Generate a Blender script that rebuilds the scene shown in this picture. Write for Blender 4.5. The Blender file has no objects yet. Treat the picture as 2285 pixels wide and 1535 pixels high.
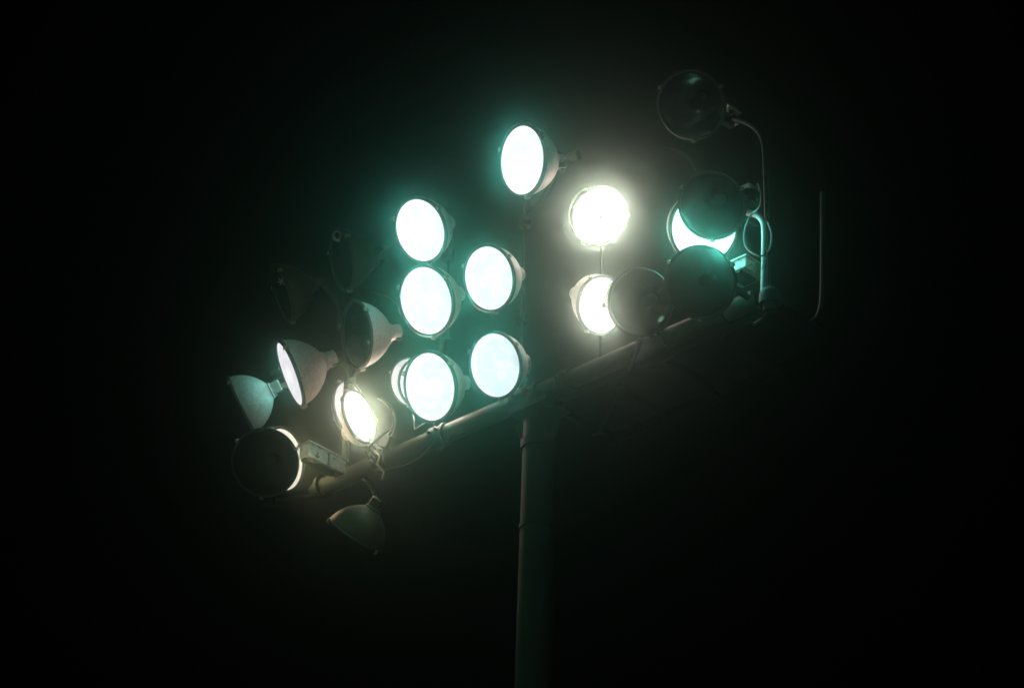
import bpy, math, random
from mathutils import Vector, Matrix, noise
random.seed(7)
rad = math.radians
SC = bpy.context.scene
COL = SC.collection

# ------------------------------------------------------------------ camera
W, H_, FPX = 2285.0, 1535.0, 8130.0
cam_d = bpy.data.cameras.new('camera'); cam = bpy.data.objects.new('camera', cam_d); COL.objects.link(cam)
cam_d.sensor_width = 36; cam_d.lens = 36 * FPX / W; cam_d.clip_end = 2000; cam_d.clip_start = 0.1
CAM = Vector((0, 0, 1.6)); PITCH, ROLL = rad(30), rad(1.7)
RC = (Matrix.Rotation(rad(90) + PITCH, 3, 'X') @ Matrix.Rotation(ROLL, 3, 'Z'))
cam.matrix_world = Matrix.Translation(CAM) @ RC.to_4x4()
SC.camera = cam

# ------------------------------------------------------------------ world, exposure
wd = bpy.data.worlds.new('World'); SC.world = wd; wd.use_nodes = True
nt = wd.node_tree; bg = nt.nodes['Background']
sky = nt.nodes.new('ShaderNodeTexSky'); sky.sky_type = 'NISHITA'; sky.sun_disc = False
sky.sun_elevation = rad(-6); sky.sun_rotation = rad(200)
nt.links.new(sky.outputs[0], bg.inputs[0]); bg.inputs[1].default_value = 0.0006
# faint fill sun, added so the mast shows; it has no visible source
sd_ = bpy.data.lights.new('fill_light', 'SUN'); sd_.energy = .17; sd_.color = (.62, 1.0, .74); sd_.angle = rad(12)
so_ = bpy.data.objects.new('fill_light', sd_); COL.objects.link(so_); so_.rotation_euler = (rad(84), 0, rad(-28))
SC.view_settings.view_transform = 'Standard'; SC.view_settings.look = 'None'
SC.view_settings.exposure = 0; SC.view_settings.gamma = 1
SC.cycles.max_bounces = 6; SC.cycles.volume_bounces = 1; SC.cycles.transparent_max_bounces = 12
SC.cycles.sample_clamp_indirect = 4

# ------------------------------------------------------------------ geometry of the view
def ray(px, py):
    return (RC @ Vector((px - W/2, -(py - H_/2), -FPX))).normalized()
HP = 13.6                                      # height of the crossarm above the field
def at_h(px, py, h):
    d = ray(px, py); return CAM + d * ((h - CAM.z) / d.z)
ARM_L, ARM_R = at_h(724, 1086, HP), at_h(1688, 668, HP)
AX = (ARM_R - ARM_L).normalized()              # along the crossarm
NR = Vector((AX.y, -AX.x, 0)).normalized()     # horizontal, towards the viewer's side
if NR.y > 0: NR = -NR
def at(px, py, off=0.0):                       # a point on the rig's upright plane, off metres in front of it
    d = ray(px, py); return CAM + d * ((ARM_L + NR * off - CAM).dot(NR) / d.dot(NR))
def frame(d):                                  # right, up and towards-viewer of a viewing ray
    ez = -d; ex = (RC @ Vector((1, 0, 0))); ex = (ex - ez * ex.dot(ez)).normalized(); return ex, ez.cross(ex), ez

# ------------------------------------------------------------------ materials
def mat(name, base, rough=.5, metal=0.0, var=0.25, scale=6.0, dirt=None, dscale=14, bump=0.0, spec=.5):
    m = bpy.data.materials.new(name); m.use_nodes = True; t = m.node_tree; p = t.nodes['Principled BSDF']
    tc = t.nodes.new('ShaderNodeTexCoord'); n = t.nodes.new('ShaderNodeTexNoise')
    n.inputs['Scale'].default_value = scale; n.inputs['Detail'].default_value = 8; n.inputs['Roughness'].default_value = .65
    t.links.new(tc.outputs['Object'], n.inputs['Vector'])
    r = t.nodes.new('ShaderNodeValToRGB'); r.color_ramp.elements[0].position = .3; r.color_ramp.elements[1].position = .7
    r.color_ramp.elements[0].color = (*[c * (1 - var) for c in base], 1)
    r.color_ramp.elements[1].color = (*[min(1, c * (1 + var)) for c in base], 1)
    t.links.new(n.outputs['Fac'], r.inputs['Fac']); out = r.outputs[0]
    if dirt:
        n2 = t.nodes.new('ShaderNodeTexNoise'); n2.inputs['Scale'].default_value = dscale; n2.inputs['Detail'].default_value = 10
        n2.inputs['Roughness'].default_value = .75
        t.links.new(tc.outputs['Object'], n2.inputs['Vector'])
        r2 = t.nodes.new('ShaderNodeValToRGB'); r2.color_ramp.elements[0].position = .52; r2.color_ramp.elements[1].position = .68
        t.links.new(n2.outputs['Fac'], r2.inputs['Fac'])
        mx = t.nodes.new('ShaderNodeMix'); mx.data_type = 'RGBA'
        t.links.new(r2.outputs[0], mx.inputs[0]); t.links.new(out, mx.inputs[6]); mx.inputs[7].default_value = (*dirt, 1)
        out = mx.outputs[2]
    t.links.new(out, p.inputs['Base Color'])
    mr = t.nodes.new('ShaderNodeMapRange'); mr.inputs['To Min'].default_value = max(.03, rough - .12); mr.inputs['To Max'].default_value = min(1, rough + .15)
    t.links.new(n.outputs['Fac'], mr.inputs['Value']); t.links.new(mr.outputs[0], p.inputs['Roughness'])
    p.inputs['Metallic'].default_value = metal
    p.inputs['Specular IOR Level'].default_value = spec
    if bump:
        b = t.nodes.new('ShaderNodeBump'); b.inputs['Strength'].default_value = bump; b.inputs['Distance'].default_value = .01
        t.links.new(n.outputs['Fac'], b.inputs['Height']); t.links.new(b.outputs[0], p.inputs['Normal'])
    return m
M = {}
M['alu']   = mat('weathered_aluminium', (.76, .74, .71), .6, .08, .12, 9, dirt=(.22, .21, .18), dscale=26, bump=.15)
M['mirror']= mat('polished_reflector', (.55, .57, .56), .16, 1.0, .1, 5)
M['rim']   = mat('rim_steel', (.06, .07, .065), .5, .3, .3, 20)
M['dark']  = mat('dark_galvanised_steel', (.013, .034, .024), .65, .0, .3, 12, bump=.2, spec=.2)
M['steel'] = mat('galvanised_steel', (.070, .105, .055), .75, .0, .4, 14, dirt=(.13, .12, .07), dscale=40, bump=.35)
M['box']   = mat('painted_box', (.86, .84, .77), .6, 0, .15, 10, dirt=(.24, .21, .14), dscale=30, bump=.15)
M['cable'] = mat('cable_rubber', (.22, .22, .21), .35, 0, .1)
M['brass'] = mat('clip_metal', (.45, .42, .32), .4, .6, .2, 40)
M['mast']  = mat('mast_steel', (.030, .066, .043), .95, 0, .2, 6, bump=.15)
M['black'] = mat('shade_black_steel', (.004, .006, .005), .95, 0, .2, 10, spec=.03)  # steel blacked so parts vanish at night, darkness put into its colour
M['olive'] = mat('olive_dimmed_aluminium', (.075, .105, .06), .5, .1, .3, 5, dirt=(.07, .08, .04), dscale=12)  # darkened housing copy, the dimness of unlit lamps put into its colour
M['toned'] = mat('grey_toned_aluminium', (.46, .49, .48), .55, .1, .2, 6, dirt=(.16, .18, .17), dscale=18, bump=.2)  # light and dimness put into the colour: leftmost housing, lit rail, glints
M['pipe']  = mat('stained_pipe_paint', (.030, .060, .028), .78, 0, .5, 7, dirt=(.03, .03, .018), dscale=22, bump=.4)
M['wire']  = mat('guard_wire', (.05, .05, .05), .5, .5)
def glass(name, tint, dust):
    m = bpy.data.materials.new(name); m.use_nodes = True; t = m.node_tree; t.nodes.clear()
    o = t.nodes.new('ShaderNodeOutputMaterial'); tr = t.nodes.new('ShaderNodeBsdfTransparent'); tr.inputs[0].default_value = (*tint, 1)
    gl = t.nodes.new('ShaderNodeBsdfGlossy'); gl.inputs['Roughness'].default_value = .06
    df = t.nodes.new('ShaderNodeBsdfDiffuse'); df.inputs[0].default_value = (.2, .2, .19, 1)
    fr = t.nodes.new('ShaderNodeFresnel'); fr.inputs[0].default_value = 1.5
    a = t.nodes.new('ShaderNodeMixShader'); b = t.nodes.new('ShaderNodeMixShader')
    t.links.new(fr.outputs[0], a.inputs[0]); t.links.new(tr.outputs[0], a.inputs[1]); t.links.new(gl.outputs[0], a.inputs[2])
    n = t.nodes.new('ShaderNodeTexNoise'); n.inputs['Scale'].default_value = 9; n.inputs['Detail'].default_value = 9
    tc = t.nodes.new('ShaderNodeTexCoord'); t.links.new(tc.outputs['Object'], n.inputs['Vector'])
    mr = t.nodes.new('ShaderNodeMapRange'); mr.inputs['From Min'].default_value = .35; mr.inputs['From Max'].default_value = .8
    mr.inputs['To Max'].default_value = dust; t.links.new(n.outputs['Fac'], mr.inputs['Value'])
    t.links.new(mr.outputs[0], b.inputs[0]); t.links.new(a.outputs[0], b.inputs[1]); t.links.new(df.outputs[0], b.inputs[2])
    t.links.new(b.outputs[0], o.inputs[0]); return m
M['glass'] = glass('dusty_lens_glass', (.8, .85, .83), .05)
def lit(name, col, k, tex=.12, blot=0.0):
    """a lit lens: moulded glass glowing over the burning lamp, thicker and thinner in places"""
    m = bpy.data.materials.new(name); m.use_nodes = True; t = m.node_tree; t.nodes.clear(); L = t.links.new
    o = t.nodes.new('ShaderNodeOutputMaterial'); e = t.nodes.new('ShaderNodeEmission'); tc = t.nodes.new('ShaderNodeTexCoord')
    oi = t.nodes.new('ShaderNodeObjectInfo'); ad = t.nodes.new('ShaderNodeVectorMath'); ad.operation = 'ADD'
    L(tc.outputs['Object'], ad.inputs[0]); L(oi.outputs['Random'], ad.inputs[1])
    n = t.nodes.new('ShaderNodeTexNoise'); n.inputs['Scale'].default_value = 2.6; n.inputs['Detail'].default_value = 6; n.inputs['Distortion'].default_value = .8
    L(ad.outputs[0], n.inputs['Vector'])
    mr = t.nodes.new('ShaderNodeMapRange'); mr.inputs['From Min'].default_value = .3; mr.inputs['From Max'].default_value = .7
    mr.inputs['To Min'].default_value = 1 - tex; mr.inputs['To Max'].default_value = 1 + tex; L(n.outputs['Fac'], mr.inputs['Value'])
    # the burner behind the glass: a hotter patch off centre and a brighter turned-up edge
    ln = t.nodes.new('ShaderNodeVectorMath'); ln.operation = 'DISTANCE'; L(tc.outputs['Object'], ln.inputs[0]); ln.inputs[1].default_value = (.22, -.12, .1)
    hr = t.nodes.new('ShaderNodeValToRGB'); cr = hr.color_ramp; cr.elements[0].position = 0; cr.elements[0].color = (1.0,)*3 + (1,)
    cr.elements[1].position = 1.0; cr.elements[1].color = (.95,)*3 + (1,); q = cr.elements.new(.35); q.color = (.80,)*3 + (1,); q = cr.elements.new(.8); q.color = (.78,)*3 + (1,)
    L(ln.outputs['Value'], hr.inputs[0])
    mu = t.nodes.new('ShaderNodeMath'); mu.operation = 'MULTIPLY'; L(mr.outputs[0], mu.inputs[0]); L(hr.outputs[0], mu.inputs[1])
    cc = t.nodes.new('ShaderNodeCombineColor')
    for idx, c in enumerate(col):
        a = t.nodes.new('ShaderNodeMath'); a.operation = 'MULTIPLY'; a.inputs[1].default_value = c; L(mu.outputs[0], a.inputs[0]); L(a.outputs[0], cc.inputs[idx])
    L(cc.outputs[0], e.inputs['Color']); e.inputs['Strength'].default_value = k
    L(e.outputs[0], o.inputs[0]); return m
M['lit_cool']    = lit('lit_lens_cool',    (1.0, .93, 1.00), 1.25, .12)
M['lit_mild']    = lit('lit_lens_mild',    (1.0, .93, .98), 1.32, .08)
M['lit_blotchy'] = lit('lit_lens_blotchy', (.95, .86, 1.00), 1.15, .16)
M['lit_vivid']   = lit('lit_lens_vivid',   (.62, .95, .95), 2.2, .08)
M['lit_warm']    = lit('lit_lens_warm',    (1.0, .88, .92), 1.2, .05)
M['lit_oval'] = M['lit_warm']; M['lit_ember'] = lit('lit_lens_ember', (1.0, .90, .74), 1.25, .08)
M['lit_blush']   = lit('lit_lens_blush',   (.98, .86, .93), .92, .08)
TEAL, WARM = (.05, 1.0, .80), (1.0, .77, .68)
BURN = {'cool': (TEAL, 7), 'mild': ((.08, 1.0, .90), 6), 'blotchy': ((.08, 1, .85), 6), 'vivid': ((.16, 1.0, .84), 20),
        'warm': (WARM, 72), 'oval': ((1.0, .74, .58), 32), 'ember': ((1.0, .62, .36), 10), 'blush': ((1.0, .72, .6), 3)}
# ------------------------------------------------------------------ mesh helpers
class MB:
    def __init__(s): s.v = []; s.f = []
    def add(s, vs, fs):
        o = len(s.v); s.v += [Vector(v) for v in vs]; s.f += [[i + o for i in f] for f in fs]; return s
    def box(s, c, size, rot=None):
        hx, hy, hz = [q / 2 for q in size]; b = min(hx, hy, hz) * .12
        # chamfered box: three nested loops per axis give soft edges
        vs = []
        for z, k in ((-hz, b), (-hz + b, 0), (hz - b, 0), (hz, b)):
            x, y = hx - k, hy - k; e = b
            for (a, c_) in ((x, y - e), (x - e, y), (-x + e, y), (-x, y - e), (-x, -y + e), (-x + e, -y), (x - e, -y), (x, -y + e)):
                vs.append(Vector((a, c_, z)))
        fs = []
        for r in range(3):
            for i in range(8):
                j = (i + 1) % 8; fs.append([r*8+i, r*8+j, r*8+8+j, r*8+8+i])
        fs.append(list(range(7, -1, -1))); fs.append(list(range(24, 32)))
        if rot is not None: vs = [rot @ v for v in vs]
        return s.add([Vector(c) + v for v in vs], fs)
    def tube(s, pts, r, n=12, cap=True, r2=None):
        pts = [Vector(p) for p in pts]; k = len(pts); vs = []; fs = []
        t0 = (pts[1] - pts[0]).normalized(); u = t0.orthogonal().normalized()
        for i, p in enumerate(pts):
            t = ((pts[min(i+1, k-1)] - pts[max(i-1, 0)])).normalized()
            u = (u - t * u.dot(t)).normalized(); w = t.cross(u)
            rr = r if r2 is None else r + (r2 - r) * i / (k - 1)
            for j in range(n):
                a = 2*math.pi*j/n; vs.append(p + (u*math.cos(a) + w*math.sin(a)) * rr)
        for i in range(k-1):
            for j in range(n):
                q = (j+1) % n; fs.append([i*n+j, i*n+q, (i+1)*n+q, (i+1)*n+j])
        if cap: fs.append(list(range(n-1, -1, -1))); fs.append([(k-1)*n + j for j in range(n)])
        return s.add(vs, fs)
    def lathe(s, prof, n=64, skew=(0, 0), zs=1.0, closed=False):
        """revolve (r, z) about z; skew slides deep rings sideways (offset reflector)"""
        vs = []; fs = []; k = len(prof)
        for (r, z) in prof:
            q = (-z / zs)
            for j in range(n):
                a = 2*math.pi*j/n; vs.append((r*math.cos(a) + skew[0]*q, r*math.sin(a) + skew[1]*q, z))
        for i in range(k - (0 if closed else 1)):
            i2 = (i+1) % k
            for j in range(n):
                q = (j+1) % n; fs.append([i*n+j, i*n+q, i2*n+q, i2*n+j])
        if not closed:
            if prof[-1][0] > 1e-4: fs.append([(k-1)*n + j for j in range(n)])
        return s.add(vs, fs)
    def mesh(s, name, m, smooth=True):
        me = bpy.data.meshes.new(name); me.from_pydata([tuple(v) for v in s.v], [], s.f); me.validate()
        me.materials.append(m)
        import bmesh
        bm = bmesh.new(); bm.from_mesh(me); bmesh.ops.recalc_face_normals(bm, faces=bm.faces); bm.to_mesh(me); bm.free()
        if smooth: me.polygons.foreach_set('use_smooth', [True]*len(me.polygons)); me.set_sharp_from_angle(angle=rad(38))
        return me
    def build(s, name, m, parent=None, smooth=True):
        return link(name, s.mesh(name, m, smooth), parent)
def link(name, me, parent=None):
    o = bpy.data.objects.new(name, me); COL.objects.link(o)
    if parent: o.parent = parent
    return o
def tag(o, label=None, cat=None, group=None, kind=None):
    for k, v in (('label', label), ('category', cat), ('group', group), ('kind', kind)):
        if v: o[k] = v
    return o
def empty(name, mw):
    o = bpy.data.objects.new(name, None); o.empty_display_size = .1; COL.objects.link(o); o.matrix_world = mw; return o
def smooth_path(pts, n=8):
    pts = [Vector(p) for p in pts]; P = [pts[0]] + pts + [pts[-1]]; out = []
    for i in range(1, len(P)-2):
        a, b, c, d = P[i-1], P[i], P[i+1], P[i+2]
        for k in range(n):
            t = k/n; out.append(.5*((2*b) + (c-a)*t + (2*a-5*b+4*c-d)*t*t + (3*b-a-3*c+d)*t**3))
    out.append(pts[-1]); return out

# ------------------------------------------------------------------ ground
g = MB(); N = 40; S = 160
for i in range(N+1):
    for j in range(N+1):
        x = (i/N-.5)*2*S; y = (j/N-.5)*2*S + 20
        g.v.append(Vector((x, y, noise.noise(Vector((x*.05, y*.05, 0)))*.08)))
for i in range(N):
    for j in range(N): a = i*(N+1)+j; g.f.append([a, a+N+1, a+N+2, a+1])
tag(g.build('ground', mat('dark_turf', (.035, .06, .022), .95, 0, .4, 3, bump=.5)), kind='structure')

# ------------------------------------------------------------------ the tower
MT = at_h(1206, 882, HP)                                        # where the mast meets the crossarm
tower = empty('light_tower', Matrix.Translation((MT.x, MT.y, 0)))
tag(tower, 'tall round steel mast carrying a sloping crossarm pipe, uprights, service walkway and bent handrails', 'light tower')
TI = Matrix.Translation((-MT.x, -MT.y, 0))
def tp(mb, name, m, smooth=True):
    mb.v = [TI @ v for v in mb.v]; return mb.build(name, m, tower, smooth)
UP = Vector((0, 0, 1)); BKV = -NR
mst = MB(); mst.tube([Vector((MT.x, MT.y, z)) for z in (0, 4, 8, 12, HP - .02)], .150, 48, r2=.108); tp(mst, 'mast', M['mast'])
col = MB(); col.tube([Vector((MT.x, MT.y, HP-.42)), Vector((MT.x, MT.y, HP-.36))], .126, 48); tp(col, 'collar', M['mast'])
col = MB(); col.tube([Vector((MT.x, MT.y, HP-1.02)), Vector((MT.x, MT.y, HP-.99))], .122, 48); tp(col, 'collar', M['mast'])
sad = MB()
R3 = Matrix((AX, NR, UP)).transposed()
sad.box(MT - UP*.12, (.34, .26, .05), R3); tp(sad, 'saddle_plate', M['mast'])
for sg in (-1, 1):
    b = MB(); b.add([MT + AX*sg*.10 - UP*.45 + NR*k for k in (-.006, .006)] + [MT + AX*sg*.10 - UP*.146 + NR*k for k in (-.006, .006)] +
                    [MT + AX*sg*.24 - UP*.146 + NR*k for k in (-.006, .006)], [[0,2,4],[1,5,3],[0,1,3,2],[2,3,5,4],[4,5,1,0]])
    tp(b, 'gusset', M['mast'], False)
# crossarm pipe with joints
LEN = (ARM_R - ARM_L).length
def arm(px): # point on the crossarm axis seen at image column px
    return at(px, 1086 + (px-724)*(668-1086)/(1688-724))
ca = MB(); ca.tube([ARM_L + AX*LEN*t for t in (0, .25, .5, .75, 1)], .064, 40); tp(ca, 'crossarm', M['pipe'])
ec = MB(); ec.tube([ARM_L - AX*.03, ARM_L - AX*.004], .088, 32); ec.tube([ARM_L - AX*.11, ARM_L-AX*.03], .052, 24); tp(ec, 'end_flange', M['dark'])
for px, r, w in ((858, .078, .05), (985, .080, .07), (1180, .085, .12), (1268, .08, .05), (1480, .078, .05), (1600, .082, .09)):
    c = arm(px); j = MB(); j.tube([c - AX*w, c - AX*w*.8, c + AX*w*.8, c + AX*w], r, 28)
    for s in (-1, 1): j.tube([c + NR*(r-.01) + AX*s*w*.5, c + NR*(r+.03) + AX*s*w*.5], .012, 6)
    tp(j, 'pipe_clamp', M['dark'])
# uprights behind the lamps
def post(px, py, top_py, r=.028, off=-.12, m='dark', base=None):
    b = at(px, py, off); topz = at(px + (py-top_py)*.03, top_py, off).z
    mb = MB(); mb.tube([Vector((b.x, b.y, z)) for z in (base or HP, (HP+topz)/2, topz)], r, 16); tp(mb, 'upright', M[m]); return b
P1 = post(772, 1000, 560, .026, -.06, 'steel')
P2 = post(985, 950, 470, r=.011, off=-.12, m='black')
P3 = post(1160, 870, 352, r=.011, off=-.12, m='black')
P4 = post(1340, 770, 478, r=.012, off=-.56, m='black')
for b_ in (P4,):
    q = Vector((b_.x, b_.y, HP)); t_ = (q - ARM_L).dot(AX); mb = MB(); mb.tube([ARM_L + AX*t_, q + BKV*.05], .026, 14); tp(mb, 'outrigger', M['black'])
# walkway behind the crossarm: frame and bars
BK = -NR; w0 = arm(1215) + BK*.08 - UP*.07; w1 = ARM_R + AX*.10 + BK*.08 - UP*.07; WW = .62
fr = MB(); Lw = (w1-w0).length
for o_ in (0, WW): fr.box((w0+w1)/2 + BK*o_, (Lw, .03, .07), R3)
for t in (0, .25, .5, .75, 1): fr.box(w0 + AX*Lw*t + BK*WW/2, (.03, WW-.034, .062), R3)
tp(fr, 'walkway_frame', M['black'], False)
gr = MB(); gr.box((w0+w1)/2 + BK*WW/2 + UP*.045, (Lw+.03, WW+.03, .008), R3)
tp(gr, 'walkway_deck', M['black'], False)
# bent handrails at the far end
def rail(pts, off, r, m='steel'):
    p = smooth_path([at(x, y, o) for (x, y, o) in [(a[0], a[1], a[2] if len(a) > 2 else off) for a in pts]], 10)
    mb = MB(); mb.tube(p, r, 16); tp(mb, 'handrail', M[m])
rail([(1620,262),(1650,268),(1680,282),(1698,303),(1706,335),(1709,400),(1712,500),(1713,640)], -.30, .019, 'dark')
rail([(1600,470),(1660,474),(1688,480),(1701,492),(1706,512),(1706,560),(1705,620),(1704,668)], .08, .0215, 'toned')  # paler copy, the lamplight on this rail is put into its colour
rail([(1478,330),(1510,338),(1538,354),(1554,378),(1560,410),(1562,560),(1563,700)], -.35, .016, 'dark')
rail([(1836,430,-.62),(1836,560,-.62),(1835,650,-.62),(1831,690,-.61),(1818,714,-.6),(1795,720,-.55),(1760,708,-.4),(1705,686,-.1)], -.6, .0185, 'dark')

# channel crossbar on the left side of the rig
cb = MB(); a, b = at(606, 838, -.02), at(772, 790, -.02); d = (b-a).normalized()
cb.box((a+b)/2, ((b-a).length, .05, .055), Matrix((d, NR, d.cross(NR))).transposed())
tp(cb, 'crossbar', M['steel'], False)
cb = MB(); a, b = at(724, 822, .04), at(768, 806, .04); d = (b-a).normalized()
cb.box((a+b)/2, ((b-a).length, .02, .03), Matrix((d, NR, d.cross(NR))).transposed()); tp(cb, 'crossbar', M['steel'], False)

ob = MB(); ob.tube([at(740, 1080, .0), at(720, 1104, .03), at(610, 1114, .20), at(594, 1115, .50)], .02, 12); tp(ob, 'outrigger', M['black'])
# ------------------------------------------------------------------ floodlights
R0 = 1.0; DEP = 1.10          # unit: lens radius 1, housing depth
def prof(t):                  # t 0 at the rim, 1 at the back
    return (1 - t**1.75)**.62
TS = [0, .04, .1, .18, .28, .38, .48, .58, .68, .77, .85, .91, .95]
def housing_mesh(skew=(0, 0), dep=DEP):
    outer = [(1.0, -.02)] + [(max(.26, prof(t))*1.0, -.03 - dep*t) for t in TS[1:]]
    mb = MB(); mb.lathe(outer, 72, skew, dep); return mb
def refl_mesh(skew=(0, 0), dep=DEP):
    inner = [(.965, -.06)] + [(max(.2, prof(t))*.95, -.06 - dep*.93*t) for t in TS[1:]]
    mb = MB(); mb.lathe(inner, 64, skew, dep); return mb
def lens_mesh():
    mb = MB(); mb.lathe([(.97, 0.0), (.8, .035), (.6, .06), (.4, .078), (.2, .088), (.02, .09)], 40); return mb
def rim_mesh():
    mb = MB(); mb.lathe([(.955, .015), (.97, .035), (1.015, .04), (1.045, .02), (1.045, -.05), (1.02, -.07), (.99, -.06), (.955, -.01)], 72, closed=True); return mb
def clip_mesh(a):
    mb = MB(); c, s = math.cos(a), math.sin(a); R = Matrix.Rotation(a, 3, 'Z')
    mb.box((c*1.07, s*1.07, -.02), (.05, .12, .16), R); mb.tube([Vector((c*1.09, s*1.09, -.1)), Vector((c*1.12, s*1.12, -.02)), Vector((c*1.10, s*1.10, .06)), Vector((c*1.0, s*1.0, .07))], .018, 8)
    return mb
def guard_mesh():
    mb = MB()
    for a in (0, math.pi/2):
        c, s = math.cos(a), math.sin(a)
        mb.tube([Vector((c*q, s*q, .06 + .085*(1-q*q))) for q in (-1, -.6, -.2, .2, .6, 1)], .016, 8)
    mb.lathe([(.0, .195), (.06, .19), (.075, .16), (.075, .14)], 20); return mb
ME = {}
def cached(k, fn, m):
    if k not in ME: ME[k] = fn().mesh(k.split('|')[0], M[m])
    return ME[k]
CLIPS = [rad(q) for q in (18, 78, 138, 198, 258, 318)]
GROUP = 'round floodlights mounted on the lighting rig'
LAMPS = []
def flood(cx, cy, diam, ratio, ang, off, kind, label, skew_px=None, dep=DEP, arm_to=None, neck=.34, spin=0, clips=3, boxed=False, hm='alu', rm='mirror', burn=1.0, am=None):
    """cx, cy, diam: lens in photo pixels; ratio, ang: how its face is turned; off: metres in front of the rig plane"""
    p = at(cx, cy, off); d = ray(cx, cy); ex, ey, ez = frame(d)
    s = math.sqrt(max(0, 1-ratio*ratio)); n = (ex*math.cos(rad(ang))*s + ey*math.sin(rad(ang))*s + ez*ratio).normalized()
    yl = (UP - n*UP.dot(n)).normalized(); xl = yl.cross(n)
    depth = (p - CAM).dot(RC @ Vector((0, 0, -1))); r = diam/2*depth/FPX/1.0
    if spin: q = Matrix.Rotation(rad(spin), 3, n); xl, yl = q @ xl, q @ yl
    R = Matrix((xl, yl, n)).transposed()
    mw = Matrix.Translation(p) @ R.to_4x4() @ Matrix.Scale(r, 4)
    t = empty('floodlight', mw); tag(t, label, 'floodlight', GROUP)
    skew = (0, 0)
    if skew_px:                                             # sideways shift of the reflector's back
        v = (ex*skew_px[0] - ey*skew_px[1]) * (depth/FPX/r); skew = (v.dot(xl), v.dot(yl))
    sk = f'{skew[0]:.2f},{skew[1]:.2f},{dep:.2f}'
    hs = link('housing', cached('housing|'+sk+hm, lambda: housing_mesh(skew, dep), hm), t)
    link('reflector', cached('reflector|'+sk+rm, lambda: refl_mesh(skew, dep), rm), t)
    link('rim', cached('rim', rim_mesh, 'rim'), t)
    lm = 'glass' if kind == 'off' else 'lit_' + kind
    link('lens', cached('lens|'+kind, lens_mesh, lm), t)
    if kind != 'off':                                       # the burning lamp's own light
        c_, w_ = BURN[kind]; nb = 12 if kind in ('warm', 'oval') else 6; rb_ = .72 if nb == 12 else .66
        for b_i in range(nb):                               # ring of spots added before the lens, so the halo hugs the rim
            sd = bpy.data.lights.new('burner', 'SPOT'); sd.energy = w_ * burn / nb; sd.color = c_; sd.shadow_soft_size = 0
            sd.spot_size = rad(176); sd.spot_blend = .85; a_ = rad(20 + 360*b_i/nb)
            so = bpy.data.objects.new('burner', sd); COL.objects.link(so); so.parent = t
            so.matrix_local = Matrix.Translation((rb_*math.cos(a_), rb_*math.sin(a_), .12)) @ Matrix.Rotation(math.pi, 4, 'X')
    if kind == 'off':
        def bulb():
            mb = MB(); mb.lathe([(.0, -.28), (.10, -.30), (.16, -.36), (.18, -.45), (.15, -.58), (.09, -.7), (.09, -.9)], 24); return mb
        link('bulb', cached('bulb', bulb, 'glass'), t)
        def socket():
            mb = MB(); mb.lathe([(.0, -.68), (.16, -.69), (.17, -.72), (.17, -.98), (.22, -1.0)], 24); return mb
        link('socket', cached('socket', socket, 'rim'), t)
    if kind in ('warm', 'oval'): link('guard', cached('guard', guard_mesh, 'wire'), t)
    for a in (CLIPS if clips == 6 else CLIPS[::2]):
        link('latch', cached('latch|%.2f' % a, lambda: clip_mesh(a), 'brass'), t)
    # neck: round cap + socket box behind the reflector
    bx, by = skew; zb = -.03 - dep*.95
    nk = MB(); nk.lathe([(.27, zb+.02), (.29, zb-.02), (.24, zb-.07), (.235, zb-neck), (.20, zb-neck-.03), (.02, zb-neck-.035)], 28)
    nk.v = [v + Vector((bx, by, 0)) for v in nk.v]
    if boxed: nk.box((bx, by, zb-neck*.7), (.62, .5, neck*1.1))
    nk.build('neck', M[hm], t)
    # mounting arm from the neck to the rig
    back = mw @ Vector((bx, by, zb-neck*.8))
    if arm_to is not None:
        inv = mw.inverted(); tgt = arm_to if isinstance(arm_to, Vector) else None
        if callable(arm_to): tgt = arm_to(back)
        mid = back + (tgt-back)*.5 - n*.04
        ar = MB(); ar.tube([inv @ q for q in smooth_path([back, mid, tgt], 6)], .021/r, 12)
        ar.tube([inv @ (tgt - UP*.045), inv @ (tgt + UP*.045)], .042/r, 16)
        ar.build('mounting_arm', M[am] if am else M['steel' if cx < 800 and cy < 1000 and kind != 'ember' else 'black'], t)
        yk = MB(); q = inv @ back; yk.box(q, (.14, .5, .22)); yk.tube([q + Vector((0, -.28, 0)), q + Vector((0, .28, 0))], .06, 10); yk.build('knuckle', M['dark'], t)
    LAMPS.append((t, n, p, r)); return t
def to_post(b, dz=0.0): return lambda back: Vector((b.x, b.y, back.z + dz))
P = to_post
# the lit ones in the middle
flood(938, 514, 146, .75, 195, .45, 'mild', 'brightly lit white floodlight, topmost of the stack of three at the centre left', arm_to=P(P2))
flood(951, 671, 158, .74, 191, .45, 'cool', 'brightly lit pale blue floodlight, middle one of the stack of three', arm_to=P(P2))
flood(960, 863, 158, .715, 186, .50, 'cool', 'large lit pale blue floodlight, lowest of the stack of three, hiding another lamp', arm_to=P(P2))
flood(1091, 621, 148, .745, 187, .58, 'cool', 'lit pale blue floodlight with grey housing, immediately right of the stack of three', arm_to=P(P3))
flood(1105, 815, 148, .76, 187, .58, 'blotchy', 'lit floodlight with blotchy lilac white glass and grey housing just above the crossarm', arm_to=P(P3))
flood(1166, 358, 160, .62, 177, .58, 'mild', 'topmost lit floodlight, turned left with its pale housing lit beside it', arm_to=P(P3))
stub = MB(); _t, _n, _p, _r = LAMPS[-1]; _i = _t.matrix_world.inverted(); stub.tube([_i @ q for q in smooth_path([at(1240, 366, .35), at(1258, 368, .30), at(1272, 352, .28), at(1291, 346, .24)], 6)], .018/_r, 12)
stub.tube([_i @ at(1268, 352, .28), _i @ at(1291, 347, .26)], .034/_r, 14); stub.build('bracket', M['steel'], _t)
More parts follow.
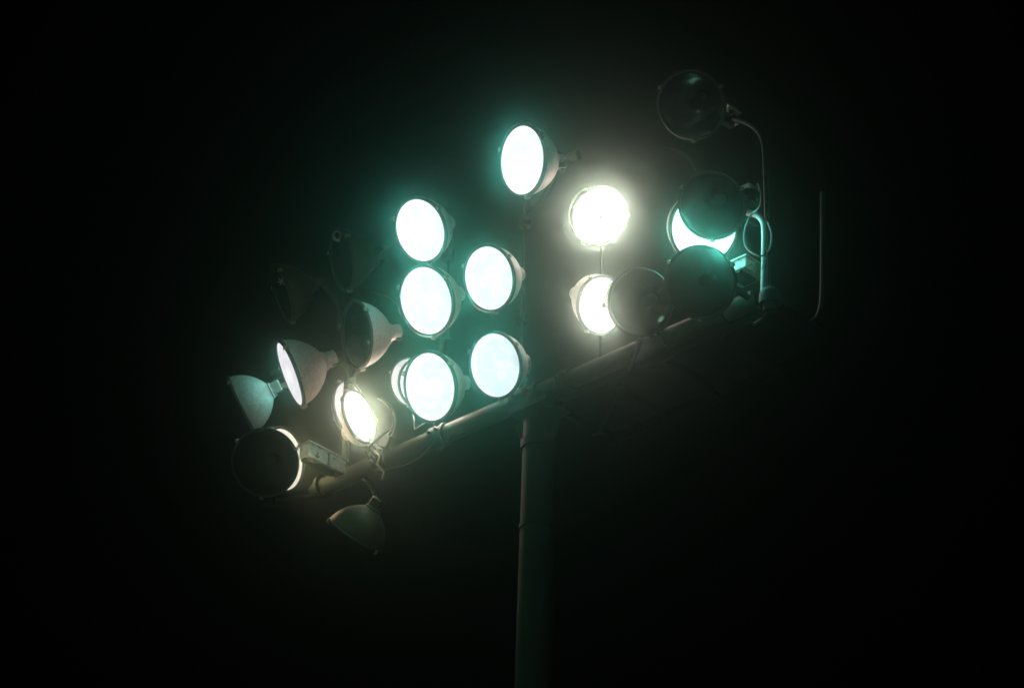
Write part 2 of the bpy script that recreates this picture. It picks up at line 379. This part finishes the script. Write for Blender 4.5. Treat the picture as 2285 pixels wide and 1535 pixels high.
# the glaring warm ones with guard wires
flood(1337, 482, 132, .90, -30, -.12, 'warm', 'glaring round white floodlight with crossed guard wires, shining brightest of all', skew_px=(-9, -8), burn=.70, arm_to=P(P4))
flood(1341, 681, 130, .78, -4, -.17, 'warm', 'glaring warm floodlight with crossed guard wires, half hidden by an unlit lamp', burn=.38, skew_px=(-4, -22), arm_to=P(P4))
flood(802, 929, 124, .49, 22, .12, 'oval', 'oval warm glaring floodlight with crossed guard wires above the left end of the crossarm', skew_px=(34, 14), dep=.75, neck=.2)
flood(780, 908, 118, .58, 12, -.22, 'blush', 'pale pink lit floodlight peeping out behind the upper left edge of the oval warm lamp', skew_px=(30, 10), dep=.7, neck=.2, arm_to=P(P1))
flood(937, 855, 112, .82, 5, .08, 'warm', 'warm lit floodlight peeping out behind the lowest of the stack of three', skew_px=(10, 2), dep=.8, arm_to=P(P2))
flood(914, 853, 108, .78, 190, -.34, 'blush', 'pale pink lit floodlight, outermost of the discs hidden behind the lowest of the stack', skew_px=(-6, 0), dep=.7, neck=.2, arm_to=P(P2))
flood(631, 1025, 144, .62, 9, .30, 'ember', 'warm lit floodlight showing only as a thin bright crescent behind a dark lamp', dep=.8, neck=.2, arm_to=at(612, 1113, .10))
# right hand cluster
flood(1571, 508, 160, .93, -12, .30, 'vivid', 'lit floodlight mostly covered by two dark lamps, leaving a curved white shape', skew_px=(-14, -8), boxed=True, arm_to=at(1560, 600, -.2))
flood(1589, 459, 150, .95, 222, .85, 'off', 'unlit dark green floodlight with glinting reflector, in front of the curved white lamp', arm_to=at(1672, 440, .25), clips=3)
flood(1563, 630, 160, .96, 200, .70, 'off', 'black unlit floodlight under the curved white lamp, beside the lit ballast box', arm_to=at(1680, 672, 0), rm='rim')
flood(1428, 675, 150, .93, 190, .75, 'off', 'unlit floodlight with a thin lit rim, covering half of a glaring warm lamp', arm_to=P(P4))
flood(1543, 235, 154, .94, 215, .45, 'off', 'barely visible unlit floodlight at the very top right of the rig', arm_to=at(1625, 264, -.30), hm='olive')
# left hand cluster
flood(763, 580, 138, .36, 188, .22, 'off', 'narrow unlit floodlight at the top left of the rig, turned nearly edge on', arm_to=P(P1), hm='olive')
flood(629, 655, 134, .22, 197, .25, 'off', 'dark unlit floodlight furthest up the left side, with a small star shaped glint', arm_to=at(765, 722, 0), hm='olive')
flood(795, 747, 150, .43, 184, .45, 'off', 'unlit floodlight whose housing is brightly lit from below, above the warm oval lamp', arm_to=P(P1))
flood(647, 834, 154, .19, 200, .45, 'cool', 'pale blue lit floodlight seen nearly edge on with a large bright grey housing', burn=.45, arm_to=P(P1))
flood(538, 904, 136, -.04, 206, .55, 'off', 'leftmost floodlight, seen from the side as a closed blue grey housing', arm_to=at(690, 848, 0), hm='toned')
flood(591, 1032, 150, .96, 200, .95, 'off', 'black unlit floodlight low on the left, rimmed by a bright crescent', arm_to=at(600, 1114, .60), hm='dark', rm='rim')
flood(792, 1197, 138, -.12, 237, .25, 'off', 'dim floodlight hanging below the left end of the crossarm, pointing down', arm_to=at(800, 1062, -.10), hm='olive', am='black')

# yoke of the warm oval lamp, clamped on the crossarm
oval = [t for t, n, p, r in LAMPS if t['label'].startswith('oval warm')][0]; inv = oval.matrix_world.inverted(); sc = 1/oval.scale.x
yk = MB()
yk.tube([inv @ q for q in smooth_path([at(846,890,.12), at(868,905,.14), at(879,935,.12), at(874,962,.08), at(858,985,.05), at(848,1004,.07)], 8)], .013*sc, 10)
yk.tube([inv @ q for q in smooth_path([at(872,958,.10), at(848,975,.14), at(824,996,.14), at(834,1012,.12), at(844,1022,.08)], 8)], .008*sc, 10)
yk.build('yoke', M['dark'], oval)
ar = MB(); ar.tube([inv @ at(770,945,.06), inv @ at(812,968,-.02), inv @ at(846,1004,.02)], .02*sc, 12); ar.build('mounting_arm', M['dark'], oval)
kn = MB(); kn.v = []; c = at(866,988,.06); kn.box(c, (.10, .09, .09), R3 @ Matrix.Rotation(.5, 3, 'Y')); kn.v = [inv @ v for v in kn.v]; kn.build('knuckle', M['dark'], oval)
jb = MB(); c = at(846,1030,.0); jb.tube([c - AX*.035, c - AX*.02, c + AX*.03, c + AX*.04], .084, 20)
for a_ in range(5): jb.tube([c + AX*(.01*a_-.03) + NR*.06 + UP*(.05-.03*a_), c + AX*(.02*a_-.04) + NR*.105 + UP*(.055-.03*a_)], .011, 8)
tp(jb, 'pipe_clamp', M['steel'])

# shapes added to imitate the glints on two unlit lamps, top left
nar = [t for t, n, p, r in LAMPS if t['label'].startswith('narrow unlit')][0]; inv = nar.matrix_world.inverted(); sc = 1/nar.scale.x
rg = MB(); c = at(752, 526, .36)
e1, e2, _e3 = frame(ray(752, 526))
rg.tube([inv @ (c + e1*.026*math.cos(rad(q)) + e2*.03*math.sin(rad(q))) for q in range(0, 361, 20)], .0055*sc, 8)
rg.tube([inv @ (c + e1*x_ + e2*y_) for x_, y_ in ((-.024, -.012), (-.012, -.03), (.004, -.036), (.02, -.040))], .011*sc, 8)
rg.build('glint_ring', M['toned'], nar)
far = [t for t, n, p, r in LAMPS if t['label'].startswith('dark unlit')][0]; inv = far.matrix_world.inverted(); sc = 1/far.scale.x
rg = MB(); c = at(628, 628, .40)
for q in (10, 70, 130): rg.tube([inv @ (c + (e1*math.cos(rad(q)) + e2*math.sin(rad(q)))*k) for k in (-.03, 0, .03)], .006*sc, 6)
rg.tube([inv @ (c - _e3*.03), inv @ c], .012*sc, 8); rg.build('glint_star', M['toned'], far)

# ------------------------------------------------------------------ boxes
def gear_box(c, size, label, strap=True):
    t = empty('ballast_box', Matrix.Translation(c - UP*size[2]/2) @ R3.to_4x4()); tag(t, label, 'ballast box', 'ballast boxes on the rig')
    sx, sy, sz = size; b = MB(); b.box((0, 0, sz*.46), (sx, sy, sz*.92)); b.build('body', M['box'], t, False)
    l = MB(); l.box((0, 0, sz*.96), (sx+.022, sy+.022, sz*.13)); l.build('lid', M['box'], t, False)
    h = MB(); h.box((sx/2+.004, -sy*.02, sz*.45), (.012, .014, sz*.82)); h.box((sx/2+.008, sy*.30, sz*.20), (.018, .03, .012)); h.tube([(sx/2+.01, sy*.31, sz*.2), (sx/2+.03, sy*.33, sz*.34)], .006, 8)
    h.build('latch', M['brass'], t, False)
    f = MB(); f.box((0, sy*.1, -.012), (sx*.5, sy*.8, .022)); f.build('mounting_plate', M['dark'], t, False)
    return t
gear_box(at(692, 1001, .62) + BKV*.17 - AX*.05, (.10, .36, .115), 'pale metal ballast box beside the left end of the crossarm, lit by the bright crescent')
gear_box(at(1660, 607, .02), (.20, .20, .085), 'small ballast box at the right end of the rig, lit bright green')
gear_box(at(1669, 434, .12), (.10, .10, .075), 'little junction box beside the highest glinting unlit lamp, near the looped cable')
gear_box(at(1626, 262, -.32), (.09, .12, .10), 'barely visible box on the topmost bent handrail, by the top right lamp')

# ------------------------------------------------------------------ cables
def cable(label, pts, r, m='cable', group=None):
    p = smooth_path([at(*q) for q in pts], 8); mb = MB(); o0 = p[0]; mb.tube([q - o0 for q in p], r, 8)
    o = mb.build('cable', M[m]); o.location = o0; return tag(o, label, 'cable', group)
cable('glossy cable hanging in an open loop in front of the green lit upright', [(1691,410,.3),(1698,432,.3),(1697,455,.3),(1690,468,.28),(1678,477,.26),(1668,495,.26),(1661,520,.26),(1662,545,.26),(1675,562,.26),(1697,571,.26),(1713,563,.22),(1721,542,.18),(1721,518,.14),(1713,497,.1)], .0062)
cable('thin wire stub beside the looped cable, under the junction box', [(1661,484,.4),(1668,492,.36),(1680,500,.3),(1692,504,.2)], .003)
cable('thin bent wire under the lowest lamp of the stack of three', [(921,925,.1),(924,940,.12),(925,954,.12),(927,957,.12),(936,951,.1),(952,941,.05)], .0035)
cable('dim slanting cable left of the stack of three', [(772,648,.1),(798,628,.08),(822,610,.06),(838,598,.05),(845,588,.05),(846,572,.03),(858,558,.0),(876,545,-.05)], .006)
cable('short curved cable ending behind the middle lamp of the stack of three', [(828,650,0),(845,655,0),(863,660,0),(878,670,0),(890,684,0),(893,700,-.05)], .008)
cable('knotted wire tail dangling from the clamp on the left end of the crossarm', [(836,1006,.12),(846,1018,.14),(842,1034,.14),(851,1046,.13),(857,1056,.12),(852,1070,.12)], .007, 'brass')
cable('cable sagging along the underside of the crossarm left of the mast', [(858,1052,.09),(880,1044,.09),(910,1036,.09),(940,1018,.09),(965,990,.09),(985,968,.08)], .005, 'dark')
cable('thin looped wires hanging under the crossarm near the stack of three', [(978,962,.09),(985,985,.1),(980,1010,.1),(990,998,.1),(1010,968,.1),(1032,966,.09)], .0025, 'dark')

# ------------------------------------------------------------------ sensor at the far end
c = at(1718, 664, .12); se = empty('light_sensor', Matrix.Translation(c) @ R3.to_4x4()); tag(se, 'small dim domed sensor cap beyond the right end of the crossarm', 'light sensor')
b = MB(); b.lathe([(.0, .075), (.03, .07), (.055, .05), (.068, .02), (.07, 0), (.072, -.05), (.06, -.055)], 32); b.build('cap', M['dark'], se)
b = MB(); b.lathe([(.045, -.055), (.045, -.10), (.02, -.105)], 24); b.tube([(0,0,-.09), (-.06,0,-.14), (-.13,0,-.15)], .014, 10); b.build('bracket', M['dark'], se)

# ------------------------------------------------------------------ haze, added to make the glow round the lamps
hz = MB(); x0, x1, y0, y1, z0, z1 = -170, 170, -150, 190, -1.3, HP + 6
hz.add([(x0,y0,z0),(x1,y0,z0),(x1,y1,z0),(x0,y1,z0),(x0,y0,z1),(x1,y0,z1),(x1,y1,z1),(x0,y1,z1)],
       [[0,3,2,1],[4,5,6,7],[0,1,5,4],[1,2,6,5],[2,3,7,6],[3,0,4,7]])
hm = bpy.data.materials.new('haze'); hm.use_nodes = True; t = hm.node_tree; t.nodes.clear()
o = t.nodes.new('ShaderNodeOutputMaterial'); v = t.nodes.new('ShaderNodeVolumePrincipled')
v.inputs['Color'].default_value = (.70, 1.0, .86, 1); v.inputs['Density'].default_value = .0082; v.inputs['Anisotropy'].default_value = .9948
t.links.new(v.outputs[0], o.inputs['Volume'])
tag(hz.build('haze', hm, smooth=False), kind='stuff')
